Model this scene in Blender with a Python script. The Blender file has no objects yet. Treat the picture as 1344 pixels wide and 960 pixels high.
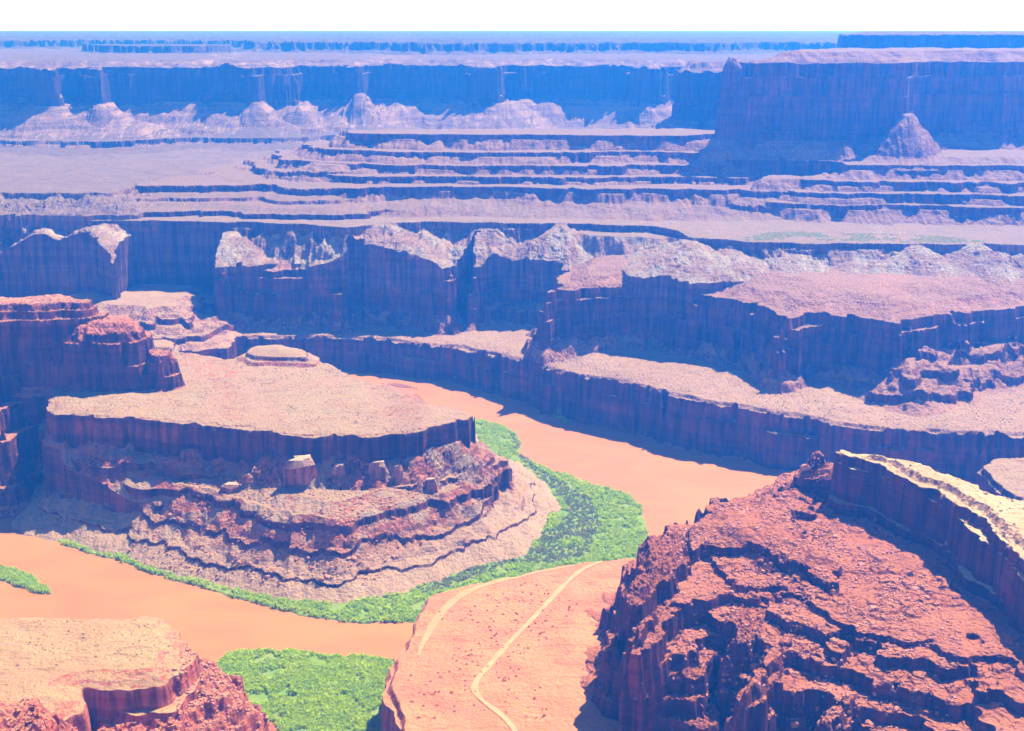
import bpy, math, random, time
import numpy as np
T0 = time.time()
random.seed(7); rng = np.random.default_rng(11)
rad = math.radians
scene = bpy.context.scene
COL = scene.collection

# ---------------------------------------------------------------- survey
# metres; river level z = 0, viewpoint at (0, 0, CAM_H), view towards +Y.
CAM_H = 600.0; F = 1800.0; PITCH = math.atan(442 / F)
CA, SA = math.cos(PITCH), math.sin(PITCH)
def P(px, py, h):
    """bearing of a sighted point + its known elevation -> map position"""
    u = (px - 672) / F; v = (480 - py) / F
    dz = -SA + v * CA; t = (h - CAM_H) / dz
    return (u * t, (CA + v * SA) * t)
def W(px, D, h=300.0):
    """bearing + distance -> map position"""
    return ((px - 672) / F * (D * CA + (CAM_H - h) * SA), D)
def PL(h, *pts): return [P(x, y, h) for x, y in pts]
def WL(h, *pts): return [W(x, d, h) for x, d in pts]

# ---------------------------------------------------------------- noise
def _hash(ix, iy, s):
    n = (ix.astype(np.int64) * 374761393 + iy.astype(np.int64) * 668265263 + s * 1442695041) & 0xffffffff
    n = ((n ^ (n >> 13)) * 1274126177) & 0xffffffff
    return (n ^ (n >> 16)) & 0xffff
_G = np.array([(math.cos(k * math.pi / 8), math.sin(k * math.pi / 8)) for k in range(16)], np.float32)
def perlin(x, y, s):
    xf = np.floor(x); yf = np.floor(y)
    fx = (x - xf).astype(np.float32); fy = (y - yf).astype(np.float32)
    ix = xf.astype(np.int32); iy = yf.astype(np.int32)
    u = fx * fx * (3 - 2 * fx); v = fy * fy * (3 - 2 * fy)
    def g(dx, dy):
        h = _hash(ix + dx, iy + dy, s) & 15
        return _G[h, 0] * (fx - dx) + _G[h, 1] * (fy - dy)
    a = g(0, 0); b = g(1, 0); c = g(0, 1); d = g(1, 1)
    return ((a + (b - a) * u) * (1 - v) + (c + (d - c) * u) * v) * 1.5
def vnoise(x, y, s):
    """blocky cell noise: (value per cell, distance to the cell border)"""
    ix = np.floor(x).astype(np.int32); iy = np.floor(y).astype(np.int32)
    d1 = np.full(x.shape, 9, np.float32); d2 = d1.copy(); val = np.zeros(x.shape, np.float32)
    for dx in (-1, 0, 1):
        for dy in (-1, 0, 1):
            h = _hash(ix + dx, iy + dy, s); h2 = _hash(ix + dx, iy + dy, s + 5)
            cx = ix + dx + h / 65535.0; cy = iy + dy + h2 / 65535.0
            dd = ((cx - x) ** 2 + (cy - y) ** 2).astype(np.float32)
            m = dd < d1
            d2 = np.where(m, d1, np.minimum(d2, dd)); d1 = np.where(m, dd, d1)
            val = np.where(m, (_hash(ix + dx, iy + dy, s + 9) / 65535.0).astype(np.float32), val)
    return val, np.sqrt(d2) - np.sqrt(d1)

# ---------------------------------------------------------------- landforms
LAND = []
def land(key, poly, base, steps, und=(0, 0), fine=1.0, tilt=None, need=None, blocks=None):
    LAND.append(dict(key=key, poly=np.array(poly, np.float64), base=base, steps=steps, und=und, fine=fine,
                     tilt=tilt, need=need, blocks=blocks))
def sdist(poly, X, Y):
    n = len(poly); d = np.full(X.shape, 1e18); ins = np.zeros(X.shape, bool)
    for i in range(n):
        x0, y0 = poly[i]; x1, y1 = poly[(i + 1) % n]
        ex, ey = x1 - x0, y1 - y0
        t = np.clip(((X - x0) * ex + (Y - y0) * ey) / max(ex * ex + ey * ey, 1e-9), 0, 1)
        d = np.minimum(d, (X - x0 - t * ex) ** 2 + (Y - y0 - t * ey) ** 2)
        c = (y0 > Y) != (y1 > Y)
        if y1 != y0: ins ^= c & (X < (x1 - x0) * (Y - y0) / (y1 - y0) + x0)
    return np.where(ins, 1, -1) * np.sqrt(d)
# a step: (start, width, rise, a200, a60, a25, a8, rib, variant)
FARBACK = [(20000, 30000), (-20000, 30000)]
def talus(key, poly, zb, zt, w, a200=8, a60=26, a25=12, rib=16, v=0, und=(1, .5), blocks=None, fine=1.0, need=None):
    """scree leaning on a wall: heaped higher and lower along it, so cones stand against the cliff"""
    land(key, poly, zb, [(-w, w, zt - zb, a200, a60, a25, 3, rib, v)], und, fine, need=need, blocks=blocks)
# 1 bench above the river gorge
GB = [(-2500, 2500)] + PL(64, (-60, 428), (60, 430), (150, 430), (235, 434), (300, 441), (380, 441), (450, 440), (520, 446),
     (590, 454)) + PL(70, (640, 461)) + PL(76, (690, 471)) + PL(80, (720, 479), (750, 487), (800, 497), (850, 507), (880, 516), (920, 525), (960, 530), (1000, 537), (1060, 547), (1110, 557),
     (1170, 564), (1250, 566), (1344, 570), (1500, 574)) + [(2500, 1800)] + FARBACK
land('gorge_bench', GB, -6, [(-16, 14, 10, 0, 6, 5, 3, 5, 0), (-4, 3, 22, 0, 8, 9, 4, 6, 0), (-2, 3, 26, 0, 8, 9, 4, 6, 0), (0, 3, 22, 0, 8, 9, 4, 6, 1), (5, 8, 5, 0, 6, 5, 2, 0, 2)], (2.0, .8), tilt=(-120, 150, 17))
land('gorge_bench', PL(112, (100, 412), (180, 418), (262, 414), (290, 395), (300, 370)) + [(-500, 2900), (-1100, 2900)], 62,
     [(-60, 30, 10, 0, 14, 12, 3, 6, 0), (-30, 5, 9, 0, 22, 14, 3, 6, 1), (-20, 40, 12, 0, 20, 14, 3, 6, 2), (20, 5, 10, 0, 24, 14, 3, 6, 0), (30, 40, 14, 0, 20, 12, 3, 6, 1)], (1.5, .5))
land('gorge_bench', PL(70, (500, 435), (525, 424), (560, 426), (640, 434), (690, 440), (712, 442)) + [(100, 2600), (-300, 2600)], 60,
     [(-8, 14, 6, 0, 8, 6, 2, 4, 0), (14, 40, 12, 0, 8, 6, 2, 6, 1), (60, 60, 14, 0, 8, 6, 2, 6, 2)], (2, .6))
# 2 second tier
T2 = [(-10, 4, 28, 0, 12, 14, 5, 7, 0), (-5, 4, 30, 0, 12, 13, 5, 7, 0), (0, 4, 28, 0, 12, 12, 5, 7, 1), (7, 5, 16, 0, 13, 12, 4, 5, 2), (22, 40, 14, 0, 12, 9, 3, 3, 0), (70, 70, 10, 0, 12, 9, 3, 3, 1)]
T2P = PL(201, (712, 371), (728, 367), (770, 364), (820, 361), (870, 363), (930, 372), (985, 382), (1010, 392), (1030, 403), (1055, 399), (1085, 398),
     (1115, 398), (1150, 404), (1182, 409)) + PL(190, (1205, 412), (1240, 408), (1290, 402), (1344, 396), (1500, 390)) + [(1800, 2900), (150, 2900)]
land('sandstone_mesa', T2P, 77, T2, (2, .8)); talus('sandstone_mesa', T2P, 72, 104, 36, 0, 16, 9, 8, 2, need=66)
T2R = PL(140, (1168, 470), (1200, 478), (1235, 468), (1265, 455), (1300, 452), (1344, 442), (1500, 430)) + [(1500, 2500), (700, 2300)]
land('sandstone_mesa', T2R, 76,
     [(-60, 46, 14, 0, 14, 12, 4, 6, 1), (-30, 6, 11, 0, 26, 18, 6, 6, 2), (-20, 18, 8, 0, 24, 16, 5, 6, 0), (-2, 6, 11, 0, 28, 18, 6, 6, 1), (8, 20, 9, 0, 24, 16, 5, 6, 2), (32, 6, 13, 0, 28, 18, 6, 6, 0), (46, 26, 10, 0, 22, 14, 5, 6, 1)], (1.5, .6))
CM = PL(128, (462, 374), (500, 376), (560, 379), (600, 381), (618, 384), (632, 380)) + [(-30, 2640), (10, 2900), (-300, 2900), (-290, 2540)]
land('canyon_mesa', CM, 60, [(-8, 6, 30, 0, 8, 10, 3, 6, 0), (-1, 5, 28, 0, 8, 10, 3, 6, 1), (8, 6, 10, 0, 8, 9, 3, 3, 2), (24, 30, 30, 0, 12, 9, 3, 3, 0)], (2, .8))
CM2 = PL(176, (272, 358), (284, 353), (320, 351), (372, 351), (420, 351), (445, 353)) + PL(164, (462, 353), (490, 356), (530, 359), (570, 361), (590, 364)) + [(-60, 2620), (0, 2900), (-560, 2900)]
land('canyon_mesa', CM2, 60, [(-8, 5, 36, 0, 12, 12, 4, 7, 0), (-3, 4, 32, 0, 12, 12, 4, 7, 0), (1, 4, 26, 0, 12, 12, 4, 7, 1), (10, 5, 12, 0, 14, 12, 3, 5, 2), (22, 40, 14, 0, 12, 9, 3, 8, 1)], (2, .8))
talus('canyon_mesa', CM2, 58, 92, 30, 0, 14, 9, 8, 1, need=54)
MB = PL(172, (618, 356), (650, 351), (700, 354), (745, 350)) + [(300, 2480), (300, 2900), (-100, 2900)]
land('canyon_mesa', MB, 62, [(-30, 24, 14, 0, 10, 10, 3, 5, 1), (-8, 5, 30, 0, 18, 12, 4, 7, 0), (-2, 4, 26, 0, 18, 12, 4, 7, 2), (3, 4, 26, 0, 18, 12, 4, 7, 1), (12, 40, 18, 0, 14, 9, 3, 8, 1)], (2, .8))
WM = [(-1800, 2580)] + PL(158, (-60, 350), (0, 352), (60, 353), (110, 354), (135, 357), (150, 366)) + [(-730, 2620), (-720, 2900), (-2400, 2900)]
land('canyon_mesa_west', WM, 60, [(-8, 6, 42, 0, 10, 10, 3, 6, 0), (-1, 5, 42, 0, 10, 10, 3, 6, 1), (8, 6, 16, 0, 12, 9, 3, 3, 2), (34, 6, 12, 0, 16, 9, 3, 3, 0), (60, 60, 14, 0, 16, 9, 3, 3, 0)], (2, .8))
talus('canyon_mesa_west', WM, 58, 90, 30, 0, 14, 9, 8, 2, need=54)
# 3 rim rock shelf
RIM = [(-3000, 2640)] + PL(241, (-60, 288), (60, 288), (200, 290), (300, 291), (400, 294), (430, 297), (455, 299), (490, 294), (560, 291), (640, 292), (710, 294), (780, 294), (860, 297), (890, 302),
     (905, 312), (1000, 318), (1100, 320), (1230, 320), (1344, 321), (1500, 322)) + [(3000, 2400)] + FARBACK
def PX(px, D): return (W(px, D, 200)[0], D)
TR = None
RL = [(-3000, 2760), PX(-60, 2720), PX(150, 2730), PX(172, 2760), PX(225, 2770), PX(285, 2740), PX(300, 2720), PX(560, 2720), PX(630, 2700), PX(660, 2690), PX(705, 2650), PX(730, 2560), PX(900, 2480), PX(1000, 2400), PX(1500, 2380), (3000, 2380)] + FARBACK
land('rim_rock_shelf', RL, 62, [(-165, 30, 16, 0, 12, 10, 3, 8, 0), (-130, 5, 22, 0, 18, 14, 4, 5, 1), (-122, 36, 12, 0, 12, 12, 4, 8, 2), (-88, 5, 30, 0, 18, 14, 3, 5, 0),
      (-80, 24, 12, 0, 18, 12, 3, 5, 1), (-58, 5, 34, 0, 18, 12, 2, 3, 2), (-50, 46, 40, 0, 12, 10, 2, 8, 0)], (1.2, .5), tilt=TR)
land('rim_rock_shelf', RIM, 187, [(-4, 3, 54, 6, 9, 5, 1.6, 0, 2)], (1.2, .5), tilt=TR)
land('rim_rock_shelf', RIM, 150, [(-48, 46, 80, 5, 14, 10, 3, 8, 0)], (1, .5), blocks=(-60, 6, 3.0), tilt=TR, need=138)
for lo_, hi_, wd_ in ((-1500, 120, 42), (330, 600, 72), (740, 1600, 112)):
    e0, e1 = (lo_ - 672) / F * 2500, (hi_ - 672) / F * 2500
    seg = [p_ for p_ in RIM[1:-3] if e0 <= p_[0] <= e1]
    ys = np.interp([e0, e1], [p_[0] for p_ in RIM[1:-3]], [p_[1] for p_ in RIM[1:-3]])
    land('rim_rock_shelf', [(e0, ys[0])] + seg + [(e1, ys[1]), (e1, ys[1] + 120), (e0, ys[0] + 120)], 166, [(-wd_, wd_, 62, 8, 18, 10, 3, 9, 1)], (1, .5), blocks=(-140, 6, 3.6), tilt=TR, need=138)
for px_, r_, t_ in ((60, 70, 226), (130, 90, 236), (205, 80, 230), (300, 70, 224), (440, 60, 228), (505, 105, 240), (560, 60, 224), (640, 70, 230), (735, 90, 238), (790, 60, 228), (850, 60, 230)):
    x_, y_ = P(px_, 293, 240)
    land('rim_rock_shelf', [(x_ - 8, y_ - 22), (x_ + 8, y_ - 26), (x_ + 8, y_ + 60), (x_ - 8, y_ + 60)], 176, [(-r_ * 1.5, r_ * 1.45, t_ - 176, 0, 10, 7, 3, 8, 0)], (1, .8), blocks=(-r_ * 1.5, 8, 2.4), need=138)
for px_, r_, t_ in ((910, 80, 236), (960, 60, 226), (1040, 60, 224), (1130, 60, 230), (1200, 80, 238), (1270, 90, 240), (1340, 80, 230)):
    x_, y_ = P(px_, 319, 240)
    land('rim_rock_shelf', [(x_ - 8, y_ - 22), (x_ + 8, y_ - 26), (x_ + 8, y_ + 60), (x_ - 8, y_ + 60)], 196, [(-r_ * 1.5, r_ * 1.45, t_ - 196, 0, 10, 7, 3, 8, 0)], (1, .8), blocks=(-r_ * 1.5, 8, 2.4), need=138)
FP = [(-3000, 2760)] + PL(283, (-60, 252), (0, 252), (80, 253), (140, 254), (152, 251), (170, 247)) + [W(200, 3000, 280), (900, 3500), (3000, 3500)] + FARBACK
land('far_plain', FP, 250, [(-90, 80, 8, 0, 12, 9, 3, 10, 0), (-6, 5, 25, 0, 10, 6, 2, 2, 2)], (2.5, .5)); talus('far_plain', FP, 248, 280, 90, 6, 24, 12, 12, 1, blocks=(-95, 0, 4.0))
# 4 stepped mesa: each band a small cliff with heaped scree below it
def bands(key, poly, z0, spec, und=(1, .4)):
    """spec: (offset of the cliff, its foot, its top, scree width, variant) from the lowest up"""
    for off, zf, zt, wd, v in spec:
        p_ = poly
        land(key, p_, zf - 14, [(off - 3, 5, zt - zf + 14, 40, 22, 12, 4, 6, v)], und)
        land(key, p_, zf - 24, [(off - wd, wd, zt - zf + 15, 44, 26, 10, 3, 9, (v + 1) % 3)], und)
land('stepped_mesa', WL(285, (168, 2880), (185, 2835), (215, 2840), (300, 2850), (352, 2870), (380, 2800), (430, 2790), (470, 2860), (470, 3100), (240, 3050)), 250,
     [(-150, 60, 9, 0, 20, 9, 3, 8, 1), (-60, 5, 7, 0, 16, 8, 2, 3, 2), (-50, 45, 6, 0, 16, 8, 2, 6, 0), (-3, 4, 13, 0, 10, 6, 2, 2, 2)], (1, .4))
land('stepped_mesa', WL(320, (398, 2930), (440, 2925), (470, 2960), (470, 3200), (380, 3100)), 280,
     [(-50, 45, 18, 0, 10, 8, 3, 8, 1), (-8, 5, 8, 0, 16, 8, 2, 3, 2), (8, 20, 10, 0, 16, 8, 2, 3, 2)], (1, .4))
SM = WL(371, (456, 3130), (500, 3115), (600, 3090), (680, 3090), (760, 3075), (840, 3060), (900, 3060), (930, 3100), (960, 3260), (900, 3300), (640, 3280), (450, 3250))
bands('stepped_mesa', SM, 250, [(-300, 256, 286, 70, 0), (-215, 291, 300, 40, 1), (-150, 305, 318, 62, 2), (-76, 328, 340, 74, 1)])
land('stepped_mesa', SM, 240, [(-430, 420, 82, 24, 22, 10, 4, 9, 1)], (1, .4))
land('stepped_mesa', SM, 330, [(-3, 3, 41, 0, 12, 8, 3, 3, 2)], (1, .4)); talus('stepped_mesa', SM, 322, 360, 70, 20, 24, 9, 8, 0)
# 5 great butte and its terraces
BT = WL(330, (1108, 2800), (1150, 2790), (1230, 2785), (1344, 2780), (1500, 2780), (1900, 3000), (1900, 3400), (1105, 3400), (1105, 3060), (1112, 2930))
bands('butte_terrace', BT, 250, [(-165, 254, 270, 60, 1), (-112, 276, 288, 50, 2), (-60, 296, 306, 50, 0)])
land('butte_terrace', BT, 236, [(-235, 232, 66, 8, 16, 10, 4, 14, 2)], (1, .4))
land('butte_terrace', BT, 296, [(-3, 3, 36, 0, 10, 8, 3, 3, 2), (30, 50, 10, 0, 14, 8, 3, 12, 0)], (1, .4)); talus('butte_terrace', BT, 290, 322, 60, 20, 24, 9, 8, 1)
land('butte_terrace', WL(292, (985, 2740), (1035, 2735), (1068, 2760), (1064, 2860), (1010, 2880), (980, 2850)), 240,
     [(-110, 60, 12, 0, 14, 8, 3, 12, 0), (-56, 4, 12, 0, 14, 8, 3, 6, 1), (-48, 40, 10, 0, 14, 8, 3, 6, 2), (-4, 4, 12, 0, 10, 8, 3, 6, 0), (4, 26, 20, 0, 6, 6, 3, 4, 0)], (1, .4))
GBU = WL(550, (966, 3010), (985, 2975), (1040, 2960), (1100, 2970), (1160, 2965), (1192, 2975), (1212, 3040), (1240, 3105), (1300, 3110), (1325, 3080), (1360, 3150), (1900, 3200), (1900, 3900),
     (1060, 3700), (985, 3250))
SC = [(-12, 6, 60, 20, 20, 16, 6, 6, 1), (-3, 5, 74, 20, 20, 16, 6, 6, 0), (5, 6, 40, 20, 20, 16, 6, 6, 2), (18, 5, 30, 20, 24, 16, 6, 6, 1), (40, 60, 22, 15, 22, 10, 4, 3, 1)]
land('great_butte', GBU, 325, SC, (3, 1)); talus('great_butte', WL(550, (1150, 2968), (1192, 2975), (1212, 3040), (1240, 3105), (1300, 3110), (1325, 3080), (1360, 3150), (1900, 3200), (1900, 3400), (1170, 3300)), 285, 378, 150, 30, 20, 8, 7, 0)
land('great_butte', WL(300, (925, 2985), (950, 2930), (990, 2900), (1040, 2890), (1085, 2880), (1120, 2860), (1180, 3000), (1180, 3300), (950, 3300)), 244, [(-12, 6, 44, 10, 16, 14, 5, 8, 0), (-4, 6, 44, 10, 16, 14, 5, 8, 1), (10, 50, 36, 0, 12, 10, 4, 6, 2)], (2, 1))
land('great_butte', WL(530, (944, 3030), (958, 2995), (975, 3000), (978, 3060), (950, 3070)), 300, [(-110, 100, 70, 0, 8, 6, 3, 8, 0), (-6, 5, 80, 0, 5, 5, 2, 2, 1), (-1, 5, 66, 0, 5, 5, 2, 2, 0), (3, 14, 22, 0, 4, 4, 2, 2, 2)], (3, 1))
land('great_butte', WL(430, (1188, 2890), (1194, 2890), (1200, 2980), (1185, 2980)), 322, [(-120, 118, 46, 0, 5, 5, 2, 8, 0), (-62, 62, 56, 0, 3, 4, 2, 5, 1)], (1, .5))
DB = WL(515, (888, 3640), (900, 3600), (975, 3590), (1050, 3700), (1050, 4100), (890, 3900))
land('distant_butte', DB, 330, [(-8, 6, 80, 5, 8, 8, 3, 3, 1), (-2, 6, 80, 5, 8, 8, 3, 3, 0), (6, 30, 26, 0, 8, 8, 3, 3, 2)], (2, 1)); talus('distant_butte', DB, 290, 372, 170, 8, 22, 12, 18, 1)
land('distant_butte', WL(585, (1104, 4500), (1150, 4480), (1262, 4500), (1280, 4440), (1500, 4400), (2000, 4600), (2000, 5200), (1104, 5200)), 480, [(-160, 150, 50, 0, 20, 12, 4, 12, 0), (-4, 8, 52, 0, 14, 10, 4, 3, 1), (40, 60, 8, 0, 20, 12, 4, 3, 1)], (2, 1))
# 6 far canyon wall with its spurs
FW = [(-4000, 4100)] + WL(510, (-60, 4180), (20, 4200), (44, 4170), (58, 4010), (66, 4010), (72, 4200), (110, 4220), (124, 3990), (134, 3990), (142, 4230), (200, 4270), (270, 4300),
     (322, 4230), (330, 4110), (338, 4110), (345, 4230), (370, 4260), (380, 4260), (400, 4430), (440, 4440), (460, 4300), (475, 4300), (490, 4450), (560, 4500), (610, 4420), (632, 4180), (650, 4180), (662, 4420), (740, 4480), (820, 4420), (836, 4180),
     (868, 4140), (880, 4300), (1000, 4400), (1600, 4400)) + [(4000, 4400), (5000, 9000), (-6000, 9000)]
land('far_canyon_wall', FW, 300, [(-14, 10, 84, 24, 22, 14, 5, 5, 1), (-4, 8, 80, 24, 22, 14, 5, 5, 0), (6, 6, 22, 60, 40, 20, 4, 3, 2), (24, 60, 18, 60, 40, 10, 4, 3, 2)], (4, 1.5))
talus('far_canyon_wall', FW, 268, 384, 250, 70, 26, 6, 6, 0)
bands('far_canyon_wall', FW, 262, [(-300, 268, 284, 90, 0), (-380, 262, 276, 90, 1), (-230, 288, 302, 80, 2)])
land('far_canyon_wall', FW, 240, [(-700, 500, 40, 40, 30, 16, 5, 24, 1)], (2, .5))
for k_, (off, zz) in enumerate(((-640, 262), (-560, 270), (-470, 278))):
    land('far_canyon_wall', FW, zz - 16, [(off, 6, 18, 70, 50, 20, 6, 24, k_), (off + 6, 100, 6, 50, 40, 20, 6, 24, k_)], (2, .5))
def cone(key, px, D, apex, r, base, w=5):
    x, y = W(px, D, apex)
    land(key, [(x - w, y - 8), (x + w, y - 8), (x + w, y + 120), (x - w, y + 120)], base, [(-r * 1.5, r * 1.45, (apex - base) * .42, 0, 9, 5, 2, 5, 0), (-r * .6, r * .56, (apex - base) * .58, 0, 5, 3, 2, 4, 0)], (1, .5))
cone('far_canyon_wall', 62, 4000, 378, 78, 300); cone('far_canyon_wall', 129, 3975, 391, 93, 300); cone('far_canyon_wall', 190, 4010, 326, 85, 300)
cone('far_canyon_wall', 334, 4080, 390, 117, 300); cone('far_canyon_wall', 290, 4080, 336, 85, 300); cone('far_canyon_wall', 390, 4150, 376, 117, 296)
cone('far_canyon_wall', 470, 4230, 406, 132, 290); cone('far_canyon_wall', 641, 4140, 374, 132, 290); cone('far_canyon_wall', 852, 4100, 376, 117, 290)
# 7 high plateaus to the skyline
S7 = [(-400, 380, 45, 60, 60, 20, 6, 20, 0), (-12, 20, 30, 60, 60, 20, 6, 3, 1), (60, 200, 8, 60, 60, 20, 6, 3, 2)]
land('high_plateau', WL(560, (142, 5600), (200, 5560), (262, 5620), (300, 5800), (300, 6300), (100, 6300)), 490, [(-160, 150, 18, 0, 20, 10, 4, 6, 0), (-4, 10, 26, 0, 20, 10, 4, 3, 1)], (2, 1))
land('high_plateau', [(-5000, 7000)] + WL(540, (-60, 6900), (150, 7100), (330, 6600), (350, 6000), (480, 5800), (560, 5400), (700, 5600), (800, 5700), (940, 5500), (1000, 5900), (1100, 5700), (1500, 5600)) + [(5000, 6000)] + FARBACK, 470, S7, (6, 2))
land('high_plateau', [(-5000, 10500)] + WL(560, (-60, 10000), (300, 9400), (420, 8200), (620, 8600), (760, 8200), (900, 8800), (1100, 8300), (1500, 8200)) + [(6000, 8800)] + FARBACK, 500, [(-500, 480, 22, 90, 60, 20, 6, 20, 0), (-12, 24, 30, 90, 60, 20, 6, 3, 1), (80, 900, 14, 80, 60, 20, 6, 3, 1)], (6, 2))
# 8 river butte
BUT = PL(132, (66, 541), (110, 544), (180, 549), (250, 554), (310, 559), (352, 566), (400, 572), (440, 571), (490, 571), (540, 566), (590, 556), (612, 549), (622, 543),
     (604, 538), (575, 530), (540, 518), (500, 503), (470, 494), (446, 487), (440, 479), (412, 474), (350, 470), (300, 470), (240, 462), (215, 455), (190, 452), (100, 470), (60, 500))
land('river_butte', PL(0, (20, 702), (90, 716), (160, 738), (250, 766), (350, 792), (450, 800), (545, 778), (620, 752), (690, 733), (722, 700), (740, 665), (728, 640),
     (690, 610), (650, 596), (632, 575), (625, 560), (560, 545), (420, 530), (100, 560), (0, 640)), -3,
     [(-4, 46, 20, 0, 6, 6, 2, 4, 0), (34, 2, 3, 0, 9, 7, 2.5, 2, 2), (42, 30, 17, 0, 8, 6, 2.5, 5, 1), (62, 2, 5, 0, 12, 7, 2.5, 2, 2), (66, 28, 18, 0, 8, 6, 2, 5, 0), (84, 2.5, 7, 0, 14, 7, 2.5, 2, 0),
      (100, 24, 8, 0, 8, 6, 2, 5, 0)], (.8, .6), blocks=None)
land('river_butte', BUT, 60, [(-52, 18, 8, 0, 8, 6, 2, 5, 0), (-34, 2.5, 8, 0, 12, 8, 3, 2, 2), (-30, 20, 12, 0, 6, 6, 2, 5, 1)], (1.6, .5), need=46)
land('river_butte', BUT, 30, [(-14, 10, 50, 0, 6, 6, 3, 2, 2), (-3, 2.5, 50, 0, 5, 7, 3, 0, 0), (0, 8, 1.5, 0, 6, 6, 3, 0, 1)], (1.6, .5))
talus('river_butte', BUT, 44, 98, 60, 0, 12, 9, 5, 2, (1, 1.0), need=36)
talus('river_butte', PL(132, (350, 567), (440, 571), (540, 566), (600, 553), (590, 545), (400, 555)), 60, 106, 56, 0, 12, 9, 5, 1, (1, 1.2), blocks=(-60, 2, 3), need=44)
land('river_butte', PL(142, (318, 462), (335, 454), (370, 453), (405, 460), (410, 470), (330, 468)), 131, [(-14, 10, 5, 0, 4, 3, 1, 2, 0), (-2, 5, 6, 0, 4, 3, 1, 2, 1), (4, 30, 5, 0, 4, 3, 1, 2, 1)], (.8, .3))
land('river_butte', PL(138, (195, 446), (218, 445), (236, 452), (226, 458), (195, 458)), 131, [(-8, 5, 4, 0, 4, 3, 1, 2, 0), (-2, 5, 5, 0, 4, 3, 1, 2, 1)], (.5, .3))
# 9 red fin west of the butte
FS = [(-26, 24, 12, 0, 6, 5, 2, 5, 0), (-6, 5, 30, 0, 7, 8, 3, 3, 0), (-1, 4, 26, 0, 7, 8, 3, 3, 1)]
land('red_fin', [(-1100, 1760)] + WL(245, (-60, 1772), (0, 1776), (30, 1780), (56, 1783), (75, 1787), (95, 1790), (122, 1795), (140, 1815), (150, 1850), (100, 1880), (-60, 1890)) + [(-1100, 1850)], 125,
     FS + [(2, 4, 30, 0, 8, 8, 3, 3, 2), (12, 5, 10, 0, 10, 8, 3, 3, 1), (20, 6, 9, 0, 12, 8, 3, 3, 1)], (1.5, 1))
land('red_fin', WL(215, (82, 1772), (110, 1766), (150, 1766), (176, 1775), (192, 1790), (200, 1815), (196, 1850), (170, 1870), (90, 1870)), 125,
     [(-20, 18, 10, 0, 5, 5, 2, 5, 0), (-6, 5, 30, 0, 5, 7, 3, 3, 0), (-1, 4, 30, 0, 5, 7, 3, 3, 1), (5, 8, 12, 0, 5, 5, 3, 3, 2), (12, 16, 12, 0, 5, 5, 3, 3, 2)], (1.5, 1.2))
land('red_fin', WL(175, (186, 1772), (210, 1766), (226, 1774), (236, 1792), (232, 1820), (200, 1840), (180, 1810)), 125,
     [(-16, 14, 10, 0, 5, 5, 2, 5, 0), (-5, 4, 15, 0, 5, 7, 3, 3, 0), (1, 4, 15, 0, 5, 7, 3, 3, 1), (6, 8, 12, 0, 4, 4, 2, 3, 2)], (1.5, 1.2))
land('red_fin', [(-1200, 1620)] + WL(0, (-60, 1625), (20, 1632), (56, 1650), (70, 1690)) + [(-560, 1800), (-500, 1860), (-900, 1900)], -3,
     [(-6, 26, 14, 0, 5, 5, 2, 5, 0), (16, 6, 22, 0, 6, 7, 3, 5, 1), (30, 16, 22, 0, 6, 7, 3, 5, 2), (44, 7, 32, 0, 8, 9, 4, 6, 0), (60, 7, 32, 0, 8, 9, 4, 6, 0), (78, 7, 32, 0, 9, 9, 4, 6, 1), (100, 8, 26, 0, 9, 9, 4, 6, 2)], (1, 1))
# 10 near tan bench and its red ledges
NB = PL(130, (-260, 803), (0, 800), (60, 803), (130, 800), (190, 797), (222, 806), (238, 826), (262, 846), (250, 872), (222, 893), (175, 899), (112, 896))
land('near_bench', NB + PL(128, (104, 930), (60, 990), (-80, 1100), (-400, 1100)), 60, [(-26, 4, 12, 0, 6, 6, 3, 2, 1), (-18, 14, 12, 0, 5, 5, 2, 3, 0), (-5, 3, 24, 0, 4, 5, 2, 1, 0), (0, 3, 16, 0, 7, 5, 2, 1, 2), (5, 20, 6, 0, 7, 5, 2, 1, 2)], (2.2, .25))
land('near_bench', PL(92, (215, 850), (250, 852), (285, 866), (312, 876), (334, 890), (342, 912), (330, 935), (300, 960), (240, 1010), (100, 1040), (90, 930)), 10,
     [(-40, 30, 20, 0, 6, 5, 2, 4, 0), (-12, 5, 18, 0, 6, 6, 3, 2, 1), (-6, 4, 20, 0, 6, 6, 3, 2, 2), (0, 4, 14, 0, 7, 6, 3, 2, 0), (8, 5, 10, 0, 8, 6, 3, 2, 1), (20, 6, 9, 0, 8, 6, 3, 2, 2)], (1.5, 1.3), blocks=(-70, 200, 5))
land('near_bench', PL(0, (-300, 940), (0, 940), (150, 935), (230, 925), (290, 930), (345, 936), (385, 945), (404, 975), (420, 1100), (0, 1300), (-400, 1200)), -4,
     [(0, 60, 30, 0, 5, 6, 3, 5, 0), (36, 5, 10, 0, 8, 6, 3, 2, 1), (44, 60, 36, 0, 5, 6, 3, 5, 2)], (1.5, 1.3), blocks=(-10, 200, 4))
land('near_outcrop', PL(152, (-120, 908), (-20, 900), (20, 903), (45, 893), (82, 902), (106, 925), (118, 955), (122, 1010), (-120, 1080)), 100,
     [(-14, 6, 12, 0, 4, 5, 3, 2, 1), (-5, 4, 14, 0, 4, 5, 3, 2, 0), (2, 4, 10, 0, 4, 5, 3, 2, 2), (8, 10, 10, 0, 4, 5, 3, 2, 1), (14, 16, 6, 0, 4, 5, 3, 2, 1)], (1.5, 1.5), blocks=(-30, 200, 6))
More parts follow.
